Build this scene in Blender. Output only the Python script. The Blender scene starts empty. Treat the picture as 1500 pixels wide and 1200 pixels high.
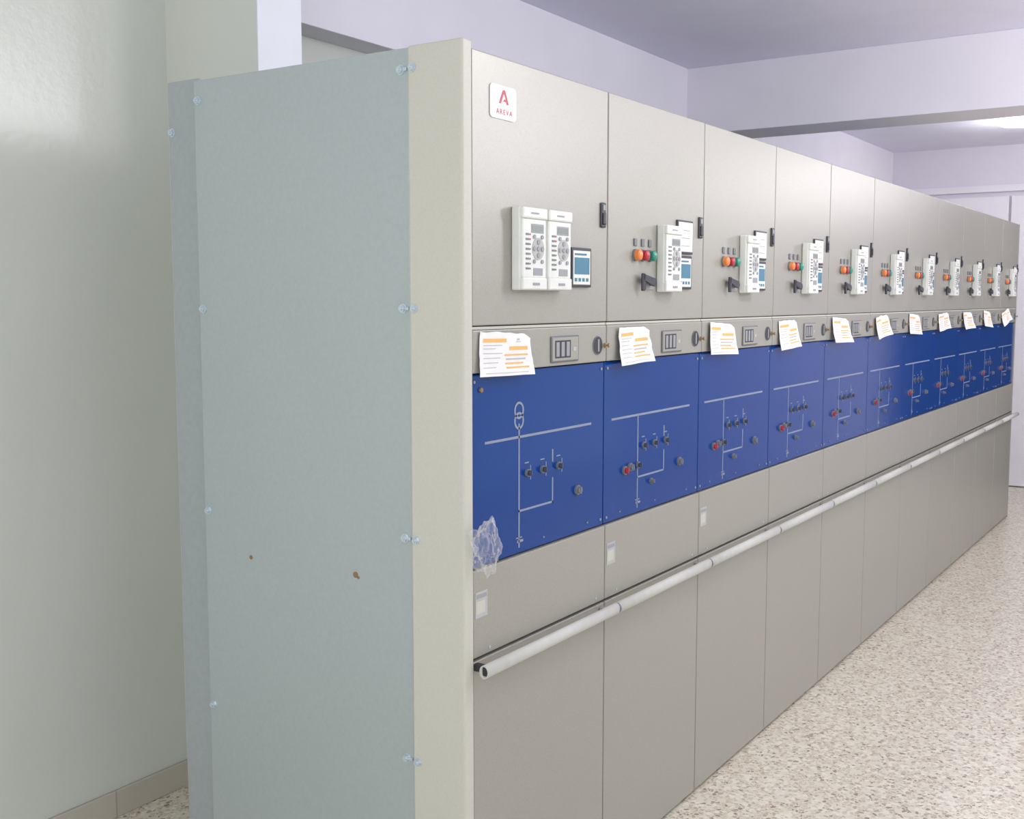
import bpy, bmesh, math, random
from mathutils import Vector, Matrix, noise
random.seed(7)
scene = bpy.context.scene
scene.view_settings.view_transform = 'Standard'
scene.view_settings.look = 'None'
scene.view_settings.exposure = 0.0
COL = scene.collection

# ------------------------------------------------------------------ materials
def new_mat(name):
    m = bpy.data.materials.new(name); m.use_nodes = True
    nt = m.node_tree
    return m, nt, nt.nodes, nt.links, nt.nodes['Principled BSDF']

def simple(name, col, rough=0.5, metal=0.0, var=0.04, scale=30, bump=0.0, spec=0.5, emis=None, es=0, alpha=1.0):
    m, nt, N, L, B = new_mat(name)
    tc = N.new('ShaderNodeTexCoord'); nz = N.new('ShaderNodeTexNoise')
    nz.inputs['Scale'].default_value = scale; nz.inputs['Detail'].default_value = 4
    L.new(tc.outputs['Object'], nz.inputs['Vector'])
    rp = N.new('ShaderNodeValToRGB')
    rp.color_ramp.elements[0].position = 0.3; rp.color_ramp.elements[1].position = 0.7
    rp.color_ramp.elements[0].color = tuple(max(0, c*(1-var)) for c in col)+(1,)
    rp.color_ramp.elements[1].color = tuple(min(1, c*(1+var)) for c in col)+(1,)
    L.new(nz.outputs['Fac'], rp.inputs['Fac']); L.new(rp.outputs['Color'], B.inputs['Base Color'])
    B.inputs['Roughness'].default_value = rough; B.inputs['Metallic'].default_value = metal
    B.inputs['Specular IOR Level'].default_value = spec
    if bump > 0:
        bp = N.new('ShaderNodeBump'); bp.inputs['Strength'].default_value = bump; bp.inputs['Distance'].default_value = 0.002
        L.new(nz.outputs['Fac'], bp.inputs['Height']); L.new(bp.outputs['Normal'], B.inputs['Normal'])
    if emis:
        B.inputs['Emission Color'].default_value = emis+(1,); B.inputs['Emission Strength'].default_value = es
    B.inputs['Alpha'].default_value = alpha
    return m

M = {}
M['door']  = simple('door_paint', (0.36,0.35,0.305), 0.36, 0.15, 0.05, 260, 0.10, spec=0.45)
M['cream'] = simple('cream_paint', (0.57,0.565,0.49), 0.5, 0.0, 0.03, 200, 0.1)
M['galv']  = simple('galvanised_steel', (0.43,0.49,0.49), 0.42, 0.3, 0.03, 90, 0.04)
M['galv2'] = simple('galvanised_dark', (0.38,0.425,0.43), 0.5, 0.2, 0.04, 60, 0.05)
M['dark']  = simple('gasket_dark', (0.03,0.03,0.03), 0.7)
M['blue']  = simple('mimic_blue', (0.001,0.045,0.235), 0.12, 0.0, 0.06, 180, 0.02, spec=0.25)
M['line']  = simple('diagram_grey', (0.25,0.29,0.38), 0.5)
M['white'] = simple('label_white', (0.85,0.85,0.87), 0.5)
M['red']   = simple('logo_red', (0.60,0.06,0.09), 0.5)
M['relay'] = simple('relay_plastic', (0.76,0.78,0.73), 0.45)
M['stk']   = simple('sticker_grey', (0.46,0.47,0.45), 0.5)
M['relayd']= simple('relay_grey', (0.18,0.19,0.21), 0.5)
M['mid']   = simple('mid_grey', (0.32,0.33,0.35), 0.5)
M['lcd']   = simple('lcd_green', (0.24,0.28,0.25), 0.25)
M['black'] = simple('black_plastic', (0.025,0.025,0.035), 0.35)
M['knob']  = simple('knob_grey', (0.06,0.07,0.10), 0.4)
M['meterb']= simple('meter_blue', (0.06,0.21,0.31), 0.25)
M['orange']= simple('lamp_orange', (0.80,0.25,0.06), 0.3)
M['lred']  = simple('lamp_red', (0.45,0.03,0.05), 0.3)
M['lgreen']= simple('lamp_green', (0.02,0.25,0.17), 0.3)
M['steel'] = simple('zinc_bolt', (0.6,0.68,0.74), 0.35, 0.6)
M['brass'] = simple('brass', (0.40,0.31,0.16), 0.4, 0.6)
M['alu']   = simple('rail_aluminium', (0.56,0.56,0.52), 0.6, 0.0)
M['paper'] = simple('paper', (0.86,0.86,0.84), 0.8)
M['porange']=simple('print_orange', (0.88,0.50,0.16), 0.8)
M['pink']  = simple('print_ink', (0.52,0.50,0.52), 0.8)
M['rust']  = simple('rust_spot', (0.28,0.17,0.08), 0.8)
M['column']= simple('column_paint', (0.86,0.88,0.93), 0.45, 0, 0.02, 8)
M['ceil']  = simple('ceiling_paint', (0.80,0.78,0.92), 0.6, 0, 0.02, 4)
M['beam']  = simple('beam_paint', (0.83,0.80,0.87), 0.5, 0, 0.02, 4)
M['far']   = simple('far_wall_paint', (0.76,0.73,0.82), 0.5, 0, 0.02, 4)
M['doorw'] = simple('white_door_paint', (0.82,0.80,0.86), 0.45, 0, 0.02, 6)
M['reflpanel'] = simple('unseen_panel_dark', (0.02,0.022,0.035), 0.5, 0, 0.05, 6)  # for the added, unseen panel on the far wall
M['lamp']  = simple('lamp_diffuser', (0.95,0.95,0.95), 0.4, emis=(1.0,0.98,0.95), es=9)

# plaster wall
def wallmat():
    m, nt, N, L, B = new_mat('wall_gloss_paint')
    tc = N.new('ShaderNodeTexCoord'); nz = N.new('ShaderNodeTexNoise'); nz.inputs['Scale'].default_value = 2.2
    L.new(tc.outputs['Object'], nz.inputs['Vector'])
    rp = N.new('ShaderNodeValToRGB')
    rp.color_ramp.elements[0].color = (0.65,0.675,0.615,1); rp.color_ramp.elements[1].color = (0.70,0.725,0.665,1)
    L.new(nz.outputs['Fac'], rp.inputs['Fac']); L.new(rp.outputs['Color'], B.inputs['Base Color'])
    n2 = N.new('ShaderNodeTexNoise'); n2.inputs['Scale'].default_value = 28; n2.inputs['Detail'].default_value = 5
    L.new(tc.outputs['Object'], n2.inputs['Vector'])
    bp = N.new('ShaderNodeBump'); bp.inputs['Strength'].default_value = 0.3; bp.inputs['Distance'].default_value = 0.004
    L.new(n2.outputs['Fac'], bp.inputs['Height']); L.new(bp.outputs['Normal'], B.inputs['Normal'])
    B.inputs['Roughness'].default_value = 0.26
    return m
M['wall'] = wallmat()

def floormat():
    m, nt, N, L, B = new_mat('terrazzo')
    tc = N.new('ShaderNodeTexCoord')
    nd = N.new('ShaderNodeTexNoise'); nd.inputs['Scale'].default_value = 40
    L.new(tc.outputs['Object'], nd.inputs['Vector'])
    md = N.new('ShaderNodeMix'); md.data_type = 'RGBA'; md.blend_type = 'LINEAR_LIGHT'; md.inputs[0].default_value = 0.014
    L.new(tc.outputs['Object'], md.inputs[6]); L.new(nd.outputs['Color'], md.inputs[7])
    v = N.new('ShaderNodeTexVoronoi'); v.inputs['Scale'].default_value = 68
    L.new(md.outputs[2], v.inputs['Vector'])
    sp = N.new('ShaderNodeSeparateColor'); L.new(v.outputs['Color'], sp.inputs['Color'])
    r1 = N.new('ShaderNodeValToRGB'); r1.color_ramp.interpolation = 'CONSTANT'
    e = r1.color_ramp.elements
    e[0].position = 0; e[0].color = (0.60,0.54,0.42,1)
    e[1].position = 0.25; e[1].color = (0.74,0.69,0.56,1)
    for p,c in ((0.42,(0.82,0.78,0.67,1)),(0.60,(0.48,0.40,0.29,1)),(0.78,(0.30,0.23,0.17,1)),(0.89,(0.56,0.49,0.38,1))):
        x = e.new(p); x.color = c
    L.new(sp.outputs[0], r1.inputs['Fac'])
    ve = N.new('ShaderNodeTexVoronoi'); ve.feature = 'DISTANCE_TO_EDGE'; ve.inputs['Scale'].default_value = 68
    L.new(md.outputs[2], ve.inputs['Vector'])
    r2 = N.new('ShaderNodeValToRGB'); r2.color_ramp.elements[0].position = 0.03; r2.color_ramp.elements[1].position = 0.17
    L.new(ve.outputs['Distance'], r2.inputs['Fac'])
    mx = N.new('ShaderNodeMix'); mx.data_type = 'RGBA'
    mx.inputs[6].default_value = (0.75,0.70,0.57,1)
    L.new(r2.outputs['Color'], mx.inputs[0]); L.new(r1.outputs['Color'], mx.inputs[7])
    L.new(mx.outputs[2], B.inputs['Base Color'])
    B.inputs['Roughness'].default_value = 0.28
    return m
M['floor'] = floormat()

def basemat():
    m, nt, N, L, B = new_mat('baseboard_tile')
    tc = N.new('ShaderNodeTexCoord')
    br = N.new('ShaderNodeTexBrick'); br.inputs['Scale'].default_value = 1.0
    br.inputs['Brick Width'].default_value = 0.3; br.inputs['Row Height'].default_value = 4; br.inputs['Mortar Size'].default_value = 0.003
    br.inputs['Color1'].default_value = (0.51,0.47,0.39,1); br.inputs['Color2'].default_value = (0.56,0.52,0.44,1)
    br.inputs['Mortar'].default_value = (0.40,0.36,0.30,1)
    L.new(tc.outputs['Object'], br.inputs['Vector']); L.new(br.outputs['Color'], B.inputs['Base Color'])
    B.inputs['Roughness'].default_value = 0.45
    return m
M['base'] = basemat()

def bagmat():
    m, nt, N, L, B = new_mat('clear_plastic_film')
    lw = N.new('ShaderNodeLayerWeight'); lw.inputs['Blend'].default_value = .35
    rp = N.new('ShaderNodeValToRGB'); rp.color_ramp.elements[0].position = .1; rp.color_ramp.elements[1].position = .95
    rp.color_ramp.elements[0].color = (.09,.09,.09,1); rp.color_ramp.elements[1].color = (.55,.55,.55,1)
    L.new(lw.outputs['Facing'], rp.inputs['Fac'])
    tr = N.new('ShaderNodeBsdfTransparent'); mx = N.new('ShaderNodeMixShader')
    L.new(rp.outputs['Color'], mx.inputs[0]); L.new(tr.outputs[0], mx.inputs[1]); L.new(B.outputs[0], mx.inputs[2])
    L.new(mx.outputs[0], N['Material Output'].inputs['Surface'])
    nz = N.new('ShaderNodeTexNoise'); nz.inputs['Scale'].default_value = 60
    tc = N.new('ShaderNodeTexCoord'); L.new(tc.outputs['Object'], nz.inputs['Vector'])
    r3 = N.new('ShaderNodeValToRGB'); r3.color_ramp.elements[0].color=(.68,.68,.66,1); r3.color_ramp.elements[1].color=(.90,.90,.88,1)
    L.new(nz.outputs['Fac'], r3.inputs['Fac']); L.new(r3.outputs['Color'], B.inputs['Base Color'])
    B.inputs['Roughness'].default_value = 0.12; B.inputs['Specular IOR Level'].default_value = 0.9
    return m
M['bag'] = bagmat()

# ------------------------------------------------------------------ mesh builder
class MB:
    def __init__(s): s.v=[]; s.f=[]; s.m=[]; s.mats=[]; s.sm=[]
    def mi(s, mat):
        if mat not in s.mats: s.mats.append(mat)
        return s.mats.index(mat)
    def add(s, bm, mat, smooth=False):
        o=len(s.v); i=s.mi(mat); bm.verts.ensure_lookup_table()
        for k,v in enumerate(bm.verts): v.index=k
        s.v += [tuple(v.co) for v in bm.verts]
        for f in bm.faces:
            s.f.append([o+v.index for v in f.verts]); s.m.append(i); s.sm.append(smooth)
        bm.free(); return s
    def box(s,x0,x1,y0,y1,z0,z1,mat,bev=0,seg=2):
        bm=bmesh.new(); bmesh.ops.create_cube(bm,size=1)
        for v in bm.verts:
            v.co=Vector((x0+(v.co.x+.5)*(x1-x0), y0+(v.co.y+.5)*(y1-y0), z0+(v.co.z+.5)*(z1-z0)))
        if bev>0: bmesh.ops.bevel(bm,geom=bm.edges[:],offset=bev,segments=seg,affect='EDGES',profile=0.5)
        return s.add(bm,mat)
    def cyl(s,c,axis,r,d,mat,seg=24,r2=None,smooth=False):
        bm=bmesh.new(); bmesh.ops.create_cone(bm,cap_ends=True,segments=seg,radius1=r,radius2=r if r2 is None else r2,depth=d)
        R={'x':Matrix.Rotation(math.pi/2,3,'Y'),'y':Matrix.Rotation(math.pi/2,3,'X'),'z':Matrix.Identity(3)}[axis]
        for v in bm.verts: v.co=R@v.co+Vector(c)
        return s.add(bm,mat,smooth)
    def dome(s,c,r,sy,mat):
        bm=bmesh.new(); bmesh.ops.create_uvsphere(bm,u_segments=16,v_segments=10,radius=r)
        for v in bm.verts: v.co=Vector((v.co.x,v.co.y*sy,v.co.z))+Vector(c)
        return s.add(bm,mat,True)
    def ring(s,c,r,w,mat,y0,y1,seg=28,sx=1.0):
        bm=bmesh.new(); vs=[]
        for k in range(seg):
            a=2*math.pi*k/seg; row=[]
            for rr,yy in ((r-w/2,y1),(r-w/2,y0),(r+w/2,y0),(r+w/2,y1)):
                row.append(bm.verts.new((c[0]+rr*math.cos(a)*sx,yy,c[2]+rr*math.sin(a))))
            vs.append(row)
        for k in range(seg):
            a,b=vs[k],vs[(k+1)%seg]
            for j in range(4): bm.faces.new((a[j],a[(j+1)%4],b[(j+1)%4],b[j]))
        bmesh.ops.recalc_face_normals(bm,faces=bm.faces[:])
        return s.add(bm,mat)
    def prism(s,pts,y0,y1,mat):
        bm=bmesh.new()
        a=[bm.verts.new((p[0],y0,p[1])) for p in pts]; b=[bm.verts.new((p[0],y1,p[1])) for p in pts]
        n=len(pts); bm.faces.new(a); bm.faces.new(b[::-1])
        for k in range(n): bm.faces.new((a[k],b[k],b[(k+1)%n],a[(k+1)%n]))
        bmesh.ops.recalc_face_normals(bm,faces=bm.faces[:])
        return s.add(bm,mat)
    def rrect(s,x0,x1,z0,z1,r,y0,y1,mat):
        pts=[]
        for cx,cz,a0 in ((x1-r,z1-r,0),(x0+r,z1-r,90),(x0+r,z0+r,180),(x1-r,z0+r,270)):
            for k in range(6):
                a=math.radians(a0+k*18); pts.append((cx+r*math.cos(a),cz+r*math.sin(a)))
        return s.prism(pts,y0,y1,mat)
    def text(s,t,size,x,y,z,mat,bold=0.0):
        cu=bpy.data.curves.new('t','FONT'); cu.body=t; cu.size=size; cu.align_x='CENTER'; cu.offset=bold; cu.space_character=1.35
        ob=bpy.data.objects.new('t',cu); COL.objects.link(ob)
        bpy.context.view_layer.update()
        me=bpy.data.meshes.new_from_object(ob)
        bm=bmesh.new(); bm.from_mesh(me)
        for v in bm.verts: v.co=Vector((x+v.co.x,y,z+v.co.y))
        bpy.data.objects.remove(ob); bpy.data.curves.remove(cu); bpy.data.meshes.remove(me)
        return s.add(bm,mat)
    def obj(s,name,parent=None,**props):
        c=Vector([(min(v[i] for v in s.v)+max(v[i] for v in s.v))/2 for i in range(3)])
        if parent is None: c.z=min(v[2] for v in s.v)
        me=bpy.data.meshes.new(name)
        me.from_pydata([tuple(Vector(v)-c) for v in s.v],[],s.f)
        for mt in s.mats: me.materials.append(M[mt])
        me.polygons.foreach_set('material_index',s.m); me.polygons.foreach_set('use_smooth',s.sm); me.update()
        ob=bpy.data.objects.new(name,me); COL.objects.link(ob)
        po=Vector((0,0,0))
        if parent is not None:
            ob.parent=parent; po=Vector(parent.get('_o',(0,0,0)))
        ob.location=c-po; ob['_o']=tuple(c)
        for k,v in props.items(): ob[k]=v
        return ob

# ------------------------------------------------------------------ room
ZC=3.05; YW=1.512; YB=1.373; XF=8.75; X0=-5.0; Y0=-4.2; ZB=2.664
def struct(mb,name): return mb.obj(name,kind='structure')
struct(MB().box(X0,XF+.2,Y0,YW+.2,-.1,0,'floor'),'floor')
struct(MB().box(X0,XF+.2,Y0,YW+.2,ZC,ZC+.1,'ceil'),'ceiling')
struct(MB().box(X0,XF,YW,YW+.2,0,ZC,'wall'),'wall_back')
struct(MB().box(XF,XF+.2,Y0,YW,0,ZC,'far'),'wall_far')
struct(MB().box(.405,.595,1.0935,YW,0,ZC,'wall').box(.405,.595,1.089,1.093,0,ZC,'column'),'trim_1')
struct(MB().box(.597,4.16,YB,YW,ZB,ZC,'beam',.003).box(4.52,XF,YB,YW,ZB,ZC,'beam',.003),'trim_2')
struct(MB().box(4.16,4.52,Y0,YW,ZB,ZC,'beam',.003),'trim_3')
struct(MB().box(XF-.05,XF,Y0,YB,2.64,2.70,'beam',.003),'trim_4')
struct(MB().box(X0,.403,YW-.014,YW,0,.09,'base',.003),'baseboard_back')
struct(MB().box(XF-.014,XF,-.02,.33,0,.07,'base',.003),'baseboard_far')
struct(MB().box(XF-.04,XF-.002,.345,1.3,.01,2.6,'doorw',.004),'door_1')
struct(MB().box(XF-.04,XF-.016,-.02,.325,.01,2.6,'doorw',.004),'door_2')
struct(MB().box(XF-.045,XF-.002,-1.35,-.03,.005,2.5,'reflpanel',.004),'dark_reflection_panel')  # unseen dark panel added to darken reflections in the far cabinets

# ceiling lamp
LX,LY=7.3,.05
lampm=MB().cyl((LX,LY,ZC-.012),'z',.14,.024,'column',40)
lamp=bpy.data.objects.new('ceiling_lamp',None); lamp.location=(LX,LY,ZC-.04); COL.objects.link(lamp)
lamp['label']='round glowing white ceiling light beyond the beam'; lamp['category']='ceiling light'; lamp['_o']=(LX,LY,ZC-.04)
lampm.obj('lamp_base',lamp)
dm=MB(); bm=bmesh.new(); bmesh.ops.create_uvsphere(bm,u_segments=32,v_segments=16,radius=.185)
bmesh.ops.bisect_plane(bm,geom=bm.verts[:]+bm.edges[:]+bm.faces[:],plane_co=(0,0,0),plane_no=(0,0,1),clear_outer=True)
for v in bm.verts: v.co=Vector((v.co.x+LX,v.co.y+LY,v.co.z*.25+ZC-.008))
dm.add(bm,'lamp',True).obj('lamp_shade',lamp)

# ------------------------------------------------------------------ cabinet parts
W=.652; G=.0022
def relay(parent,x):
    m=MB(); w=.114; z0=1.706; z1=1.907; x1=x+w; D=-.032
    m.box(x,x1,-.026,-.0005,z0,z1,'relay',.004)
    m.box(x+.003,x1-.003,D,-.024,z0+.03,z1-.028,'relay',.003)
    m.box(x+.001,x1-.001,D-.004,-.02,z1-.028,z1-.001,'relay',.004)      # top flap
    m.box(x+.001,x1-.001,D-.003,-.02,z0+.001,z0+.031,'relay',.004)      # bottom flap
    m.box(x+.04,x1-.016,D-.001,D+.004,z1-.062,z1-.040,'mid',.001)    # display bezel
    m.box(x+.044,x1-.020,D-.0014,D+.004,z1-.058,z1-.044,'lcd')
    for k in range(8):
        zz=z1-.066-k*.0118
        m.box(x+.016,x+.030,D-.001,D+.002,zz-.0025,zz+.0025,'relayd')
        m.box(x+.033,x+.037,D-.0014,D+.002,zz-.002,zz+.002,'red' if k<2 else 'relayd')
    cx=x+.072; cz=z1-.100
    m.cyl((cx,D-.0005,cz),'y',.027,.002,'stk',28)
    for dx,dz in ((0,.016),(0,-.016),(-.018,0),(.018,0),(0,0)):
        m.cyl((cx+dx,D-.001,cz+dz),'y',.0062,.005,'mid',16)
    for dx in (-.018,.018):
        m.cyl((cx+dx,D-.001,z1-.071),'y',.005,.004,'mid',14)
        m.cyl((cx+dx,D-.001,z1-.131),'y',.005,.004,'mid',14)
    m.box(x+.05,x+.094,D-.001,D+.002,z0+.036,z0+.054,'mid',.001)
    m.box(x+.045,x+.075,D-.0045,D,z0+.012,z0+.018,'mid')
    m.box(x+.035,x+.07,D-.0046,D,z1-.017,z1-.013,'mid')
    return m.obj('protection_relay',parent)
def meter(parent,x0=.442,x1=.548,z0=1.716,z1=1.82):
    m=MB().box(x0,x1,-.008,-.0005,z0,z1,'black',.002)
    m.box(x0+.007,x1-.009,-.0095,-.007,z0+.007,z1-.008,'relay')
    m.box(x0+.013,x1-.015,-.0105,-.007,z0+.034,z1-.026,'meterb')
    m.box(x0+.014,x1-.03,-.0105,-.007,z1-.020,z1-.015,'meterb')
    for k in range(4): m.box(x0+.014+k*.02,x0+.026+k*.02,-.0105,-.007,z0+.015,z0+.024,'meterb')
    return m.obj('power_meter',parent,label='square meter with blue display and black frame')
def latch(parent,z=1.914):
    m=MB().box(.607,.634,-.006,-.0005,z-.034,z+.034,'black',.003)
    m.box(.612,.629,-.010,-.005,z-.026,z+.006,'black',.003).box(.614,.627,-.008,-.005,z+.012,z+.028,'mid',.002)
    return m.obj('door_latch',parent,label='black door latch')
def ilamp(parent,x,col):
    m=MB().box(x-.009,x+.009,-.004,-.0005,1.838,1.860,'relayd',.0015)
    m.cyl((x,-.003,1.812),'y',.0175,.006,'relayd',24).cyl((x,-.011,1.812),'y',.0155,.014,col,24)
    m.dome((x,-.017,1.812),.0155,.4,col)
    return m.obj('indicator_lamp',parent,label={'orange':'orange','lred':'red','lgreen':'green'}[col]+' round indicator lamp')
def selector(parent):
    m=MB().box(.236,.288,-.003,-.0005,1.712,1.758,'mid',.001)
    m.cyl((.262,-.009,1.734),'y',.010,.014,'black',24)
    m.prism([(.186,1.742),(.186,1.758),(.264,1.746),(.272,1.734),(.262,1.722)],-.020,-.012,'black')
    m.box(.183,.200,-.020,-.012,1.708,1.760,'black',.003)
    return m.obj('selector_switch',parent,label='black selector switch with sideways lever')
def holder(parent):
    m=MB().box(.442,.558,-.006,-.0005,1.826,1.930,'black',.002).box(.448,.551,-.0075,-.005,1.833,1.924,'relay')
    for k in range(3): m.box(.46,.53,-.0082,-.007,1.85+k*.024,1.852+k*.024,'mid')
    return m.obj('analog_meter',parent,label='white square meter face in black frame')

def knob(parent,x,z,col='knob',r=.0088):
    m=MB().cyl((x,.005,z),'y',r*1.15,.006,'relayd',20).cyl((x,-.001,z),'y',r*.8,.008,col,20,smooth=False)
    m.box(x-r*.2,x+r*.2,-.008,-.004,z-r*.8,z+r*.8,col,.001)
    return m.obj('mimic_switch',parent)

def build_cabinet(first):
    e=bpy.data.objects.new('switchgear_cabinet',None); COL.objects.link(e); e['_o']=(0,0,0)
    e['category']='electrical cabinet'; e['group']='row of switchgear cabinets'
    b=MB().box(.003,W-.003,.024,.98,.0,2.235,'dark').box(.0015,W-.0015,.14,.99,.0,2.245,'galv2')
    b.obj('body',e)
    ud=MB().box(G,W-G,0,.02,1.622,2.25,'door',.003,3).obj('upper_door',e)
    if first:
        relay(ud,.165); relay(ud,.2865)
        m=MB().rrect(.074,.184,2.107,2.185,.010,-.0025,-.0004,'white')
        cx=.130; z0=2.143
        m.prism([(cx-.020,z0),(cx-.013,z0),(cx+.001,z0+.026),(cx+.010,z0+.011),(cx+.003,z0+.011),(cx-.002,z0+.006),(cx+.011,z0+.006),(cx+.013,z0),(cx+.020,z0),(cx+.005,z0+.032),(cx-.003,z0+.032)],-.0036,-.0022,'red')
        m.text('AREVA',.018,cx+.002,-.0034,2.118,'red')
        m.obj('logo_plate',ud,label='white plate with red emblem and lettering')
        meter(ud)
        latch(ud)
    else:
        relay(ud,.308); meter(ud); holder(ud); latch(ud); selector(ud)
        ilamp(ud,.166,'orange'); ilamp(ud,.213,'lred'); ilamp(ud,.260,'lgreen')
    # control strip
    cs=MB().box(G,W-G,.0,.02,1.511,1.612,'door',.003,3).box(G,W-G,.004,.018,1.613,1.6195,'cream').obj('control_strip',e)
    m=MB().box(.349,.489,-.004,-.0004,1.520,1.588,'relayd',.003).box(.353,.485,-.0055,-.003,1.524,1.584,'door',.001)
    m.box(.364,.444,-.0058,-.003,1.531,1.577,'black')
    for k in range(3): m.box(.370+k*.026,.386+k*.026,-.0065,-.005,1.535,1.573,'mid',.001)
    m.box(.456,.472,-.0065,-.005,1.548,1.558,'stk')
    m.obj('counter_window',cs,label='framed grey counter window with dark slots')
    m=MB().cyl((.598,-.001,1.557),'y',.026,.003,'relayd',32).cyl((.598,-.002,1.557),'y',.0235,.003,'black',32)
    m.box(.594,.602,-.0052,-.003,1.540,1.574,'mid',.001)
    m.obj('round_socket',cs,label='round dark socket')
    m=MB().cyl((.640,-.003,1.556),'y',.007,.006,'brass',20).cyl((.640,-.008,1.556),'y',.003,.010,'brass',16).box(.6375,.6425,-.017,-.010,1.550,1.562,'brass',.002)
    m.obj('brass_key',cs,label='brass key in lock')
    # mimic (printed diagram belongs to the panel's mesh)
    m=MB().box(G,W-G,.008,.022,1.046,1.508,'blue',.001)
    T=.0026; ya,yb=.0072,.0090
    def ln(x0,z0,x1,z1,t=T):
        m.box(min(x0,x1)-t,max(x0,x1)+t,ya,yb,min(z0,z1)-t,max(z0,z1)+t,'line')
    vx=.213
    ln(.05 if not first else .066,1.341,.577,1.341,.0031)
    ln(vx,1.062,vx,1.372 if first else 1.338)
    ln(vx,1.153,.375 if first else .392,1.153)
    rx=.375 if first else .392
    ln(rx,1.153,rx,1.215)
    ln(rx,1.262,rx,1.290)
    for xx in (.247,.322,.402):
        ln(xx-.006,1.272,xx+.010,1.272,.0015); ln(xx+.020,1.228,xx+.020,1.262,.0015)
    ln(vx-.012,1.085,vx+.012,1.085,.0015); ln(vx-.008,1.074,vx+.018,1.078,.0012)
    if first:
        m.ring((vx,0,1.408),.019,.006,'line',ya,yb); m.ring((vx,0,1.382),.019,.006,'line',ya,yb)
    for sx in (.018,.634):
        for sz in (1.062,1.49): m.cyl((sx,.007,sz),'y',.004,.004,'line',12)
    for sx in (.1,.33,.56): m.cyl((sx,.007,1.066),'y',.0025,.004,'line',10)
    if first: m.cyl((.045,.006,1.470),'y',.006,.006,'rust',14)
    mp=m.obj('mimic_panel',e,label='blue panel with grey circuit diagram')
    for xx in (.250,.322,.402): knob(mp,xx,1.246)
    knob(mp,.503,1.166,'relayd',.012)
    if not first:
        knob(mp,.128,1.184,'lred',.0115); knob(mp,.162,1.190,'relayd',.011); knob(mp,.302,1.130,'relayd',.008); knob(mp,.213,1.190,'knob',.009)
    # middle
    m=MB().box(G,W-G,.0,.02,.828,1.042,'door',.003,3)
    for sx in (.07,.60): m.cyl((sx,.0,.842),'y',.004,.003,'steel',10)
    md=m.obj('middle_panel',e)
    st=MB().box(.010,.060,-.0012,-.0003,.925,.988,'stk').box(.014,.056,-.0016,-.001,.972,.982,'mid').box(.014,.05,-.0016,-.001,.935,.965,'cream')
    st.obj('sticker',md,label='small pale sticker')
    # lower door
    MB().box(G,W-G,.0,.02,.012,.820,'door',.003,3).obj('lower_door',e)
    # rail
    m=MB(); x0,x1=(-.012,W-.004) if first else (.004,W-.004); RY=-.040
    bm=bmesh.new(); seg=24; rings=[]
    for xx in (x0,x1):
        ro=[];ri=[]
        for k in range(seg):
            a=2*math.pi*k/seg
            cy=math.cos(a)*.013; cz=math.sin(a)*.0165
            ro.append(bm.verts.new((xx,RY+cy,.808+cz))); ri.append(bm.verts.new((xx,RY+cy*.80,.808+cz*.80)))
        rings.append((ro,ri))
    for k in range(seg):
        j=(k+1)%seg
        bm.faces.new((rings[0][0][k],rings[0][0][j],rings[1][0][j],rings[1][0][k]))
        bm.faces.new((rings[0][1][k],rings[1][1][k],rings[1][1][j],rings[0][1][j]))
        for r in (0,1): bm.faces.new((rings[r][0][k],rings[r][0][j],rings[r][1][j],rings[r][1][k]))
    bmesh.ops.recalc_face_normals(bm,faces=bm.faces[:])
    m.add(bm,'alu',True)
    m.box(x0+.006,x0+.010,RY-.008,RY+.008,.797,.819,'black')  # black piece stands in for the shade inside the hollow rail end
    if first: m.box(x0+.014,x0+.030,RY+.008,-.0005,.800,.818,'dark',.002)
    m.box(x1-.03,x1-.012,RY+.008,-.0005,.802,.812,'door',.002)
    m.cyl((x1+.003,RY,.808),'x',.0145,.008,'relayd',24)
    m.obj('handrail',e,label='pale tubular metal handrail')
    return e

first=build_cabinet(True)
first['label']='beige switchgear cabinet with two relays at the end of the row'
post=MB().box(-.038,-.001,-.004,.153,0,2.266,'cream',.005,3).obj('corner_post',first,label='cream painted corner post')
YS=.887
sp=MB().box(-.030,-.002,.157,YS,0,2.264,'galv',.002)
for (yy,zz,r) in ((.71,.992,.006),(.339,.995,.008),(.330,.989,.004)): sp.cyl((-.0303,yy,zz),'x',r,.0015,'rust',10)
sp=sp.obj('side_panel',first,label='galvanised steel end panel with clips')
rp=MB().box(-.008,.0,YS+.005,1.018,0,2.276,'galv2',.003).obj('rear_panel',first,label='darker galvanised rear side panel')
def bolt(parent,y,z,x=-.030,hr=.009):
    m=MB().cyl((x-.001,y,z),'x',hr*1.3,.002,'steel',20).cyl((x-.005,y,z),'x',hr,.007,'steel',6).cyl((x-.010,y,z),'x',hr*.5,.006,'steel',14)
    return m.obj('bolt',parent)
for z in (2.215,1.662,1.108,.556):
    bolt(sp,.178,z); bolt(post,.138,z,-.038,.008); bolt(sp,YS-.016,z-.004)
    MB().box(-.0345,-.0306,.159,.190,z-.004,z+.004,'steel',.001).obj('clip',sp)
bolt(rp,1.002,2.14,-.008)

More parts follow.
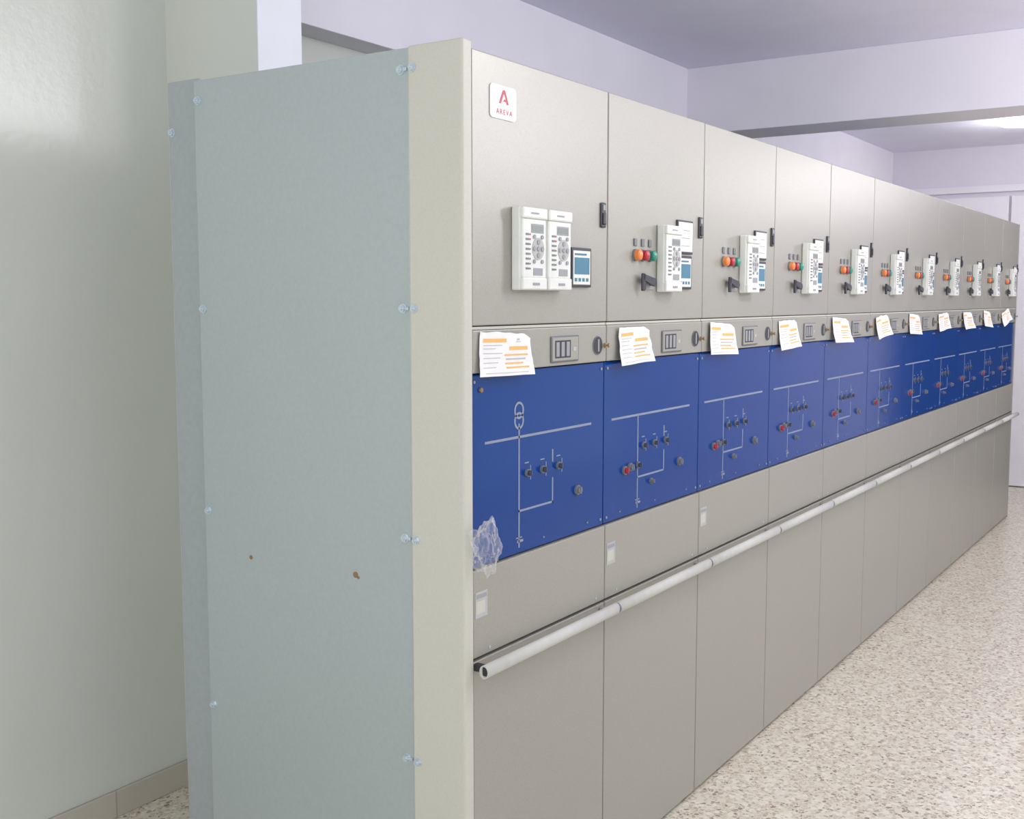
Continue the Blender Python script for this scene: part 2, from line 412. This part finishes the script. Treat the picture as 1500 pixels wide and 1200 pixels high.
tmpl=build_cabinet(False)
tmpl['label']='beige switchgear cabinet with red, orange and green indicator lamps'; tmpl.location=(W,0,0)
cabs=[first,tmpl]
def copy_tree(o,parent=None,skip=()):
    c=o.copy(); COL.objects.link(c)
    if parent is not None:
        c.parent=parent; c.matrix_parent_inverse=Matrix.Identity(4); c.location=o.location
    for ch in o.children:
        if ch.name.split('.')[0] in skip: continue
        copy_tree(ch,c,skip)
    return c
bpy.context.view_layer.update()
for i in range(2,11):
    c=copy_tree(tmpl,None,() if i<3 else ('sticker',)); c.location=(W*i,0,0); cabs.append(c)
    if i==10: c['label']='beige switchgear cabinet closing the far end of the row'
MB().box(W-.001,W+.008,-.002,.98,0,2.252,'door',.003).obj('end_panel',cabs[-1],label='beige end panel')

# ------------------------------------------------------------------ paper tags
def tag(i,rot,w,h,curl,dx,label):
    m=MB()
    def P(u,v,o=0):
        a=v/h
        y=-.004-curl*(1-a)**2-.006*math.sin(u/w*3.0+i)**2-.010*max(0,u/w-.8)*5*(1-a)-o
        xx=(u-w/2)*(1+.06*(1-a)); zz=v-h
        c,s_=math.cos(rot),math.sin(rot)
        return (W*i+dx+xx*c-zz*s_, y, 1.612+xx*s_+zz*c)
    def patch(u0,u1,v0,v1,mat,o,nu=6,nv=4,shape=None):
        bm=bmesh.new(); g=[]
        for a in range(nu+1):
            row=[]
            for b in range(nv+1):
                u=u0+(u1-u0)*a/nu; v=v0+(v1-v0)*b/nv
                if shape: u,v=shape(u,v)
                row.append(bm.verts.new(P(u,v,o)))
            g.append(row)
        for a in range(nu):
            for b in range(nv): bm.faces.new((g[a][b],g[a+1][b],g[a+1][b+1],g[a][b+1]))
        m.add(bm,mat,True)
    def sh(u,v):
        a=u/w; n=noise.noise(Vector((a*5+i*3,i,0)))
        k=.05*a+.03*n+.05+(.10*max(0,(a-.86)/.14)) 
        return u+.004*noise.noise(Vector((v*40,i*2,5))), v*(1-k*(v/h))
    patch(0,w,0,h,'paper',0,18,8,sh)
    patch(0,w,0,h,'paper',-.0008,18,8,sh)
    q=.0007
    patch(w*.06,w*.48,h*.72,h*.80,'porange',q,8,1)
    for k in range(5): patch(w*.06,w*(.28+.04*((k*3+i)%4)),h*(.58-k*.1),h*(.595-k*.1),'pink',q,4,1)
    patch(w*.06,w*.40,h*.65,h*.665,'pink',q,4,1)
    patch(w*.54,w*.93,h*.55,h*.63,'porange',q,8,1)
    for k in range(4): patch(w*(.44+.02*(k%2)),w*(.92-.05*(k%3)),h*(.43-k*.09),h*(.465-k*.09),'porange' if k!=1 else 'pink',q,8,1)
    patch(w*.10,w*.9,h*.06,h*.072,'pink',q,8,1)
    if i==0:
        patch(w*.68,w*.80,h*.72,h*.735,'pink',q,1,1); patch(w*.71,w*.77,h*.76,h*.80,'pink',q,1,1)
    o=m.obj('paper_tag'); o['label']=label; o['category']='tag'; o['group']='paper tags on the cabinets'
    return o
specs=[(0,-.02,.212,.112,.006,.134),(1,.03,.185,.114,.012,.150),(2,-.03,.20,.114,.008,.150),(3,.05,.19,.118,.014,.150),(4,-.02,.22,.115,.02,.160),
       (5,.10,.20,.110,.018,.155),(6,-.04,.21,.112,.01,.155),(7,.06,.24,.105,.012,.165),(8,.02,.24,.112,.02,.16),(9,-.06,.22,.112,.015,.155),(10,.18,.26,.10,.02,.17)]
for s in specs:
    l='white paper tag with orange print on the control strip'
    if abs(s[1])>.09: l='tilted white paper tag with orange print on the control strip'
    tag(*s,l)

# plastic bag: one crumpled film
bm=bmesh.new(); bmesh.ops.create_icosphere(bm,subdivisions=5,radius=1)
for v in bm.verts:
    n=noise.noise(v.co*1.6)*.45+noise.noise(v.co*3.2)*.34-(abs(noise.noise(v.co*4.5))-.2)*.30
    p=v.co*(1+n)
    v.co=Vector((-.002+p.x*.040, -.040+max(-1.5,min(1.1,p.y))*.024, 1.110+p.z*.056))
m=MB(); m.add(bm,'bag',True); b=m.obj('plastic_bag'); b['label']='crumpled clear plastic bag stuck on the cabinet front'; b['category']='plastic bag'

for o in list(bpy.data.objects):
    if '_o' in o: del o['_o']

# ------------------------------------------------------------------ lights
def point(loc,r,power,col=(1,1,1)):
    l=bpy.data.lights.new('room_light','POINT'); l.shadow_soft_size=r; l.energy=power; l.color=col
    o=bpy.data.objects.new('room_light',l); o.location=loc; COL.objects.link(o); return o
point((1.3,-1.1,2.72),.25,30,(1,.99,.97))
point((-3.2,-1.3,2.2),.5,100,(.96,1,1.0))  # added fill behind the camera for end panel and left wall
point((6.5,-1.5,2.6),.3,50,(1,.96,1.0))
point((3.3,-2.4,2.55),.3,85,(.94,.93,1.0))  # unseen fill light added to brighten ceiling and beam
point((LX,LY,2.84),.12,9,(1,.98,.96))
w=bpy.data.worlds.new('World'); scene.world=w; w.use_nodes=True
w.node_tree.nodes['Background'].inputs[0].default_value=(.94,.96,1,1); w.node_tree.nodes['Background'].inputs[1].default_value=1.05

# ------------------------------------------------------------------ camera
cam=bpy.data.cameras.new('Camera'); co=bpy.data.objects.new('Camera',cam); COL.objects.link(co)
cam.sensor_width=36; cam.lens=1640/1500*36; cam.clip_start=.05
co.location=(-2.118,-1.506,1.683)
co.rotation_euler=(math.radians(90-5.607),0,math.radians(33.36-90))
scene.camera=co
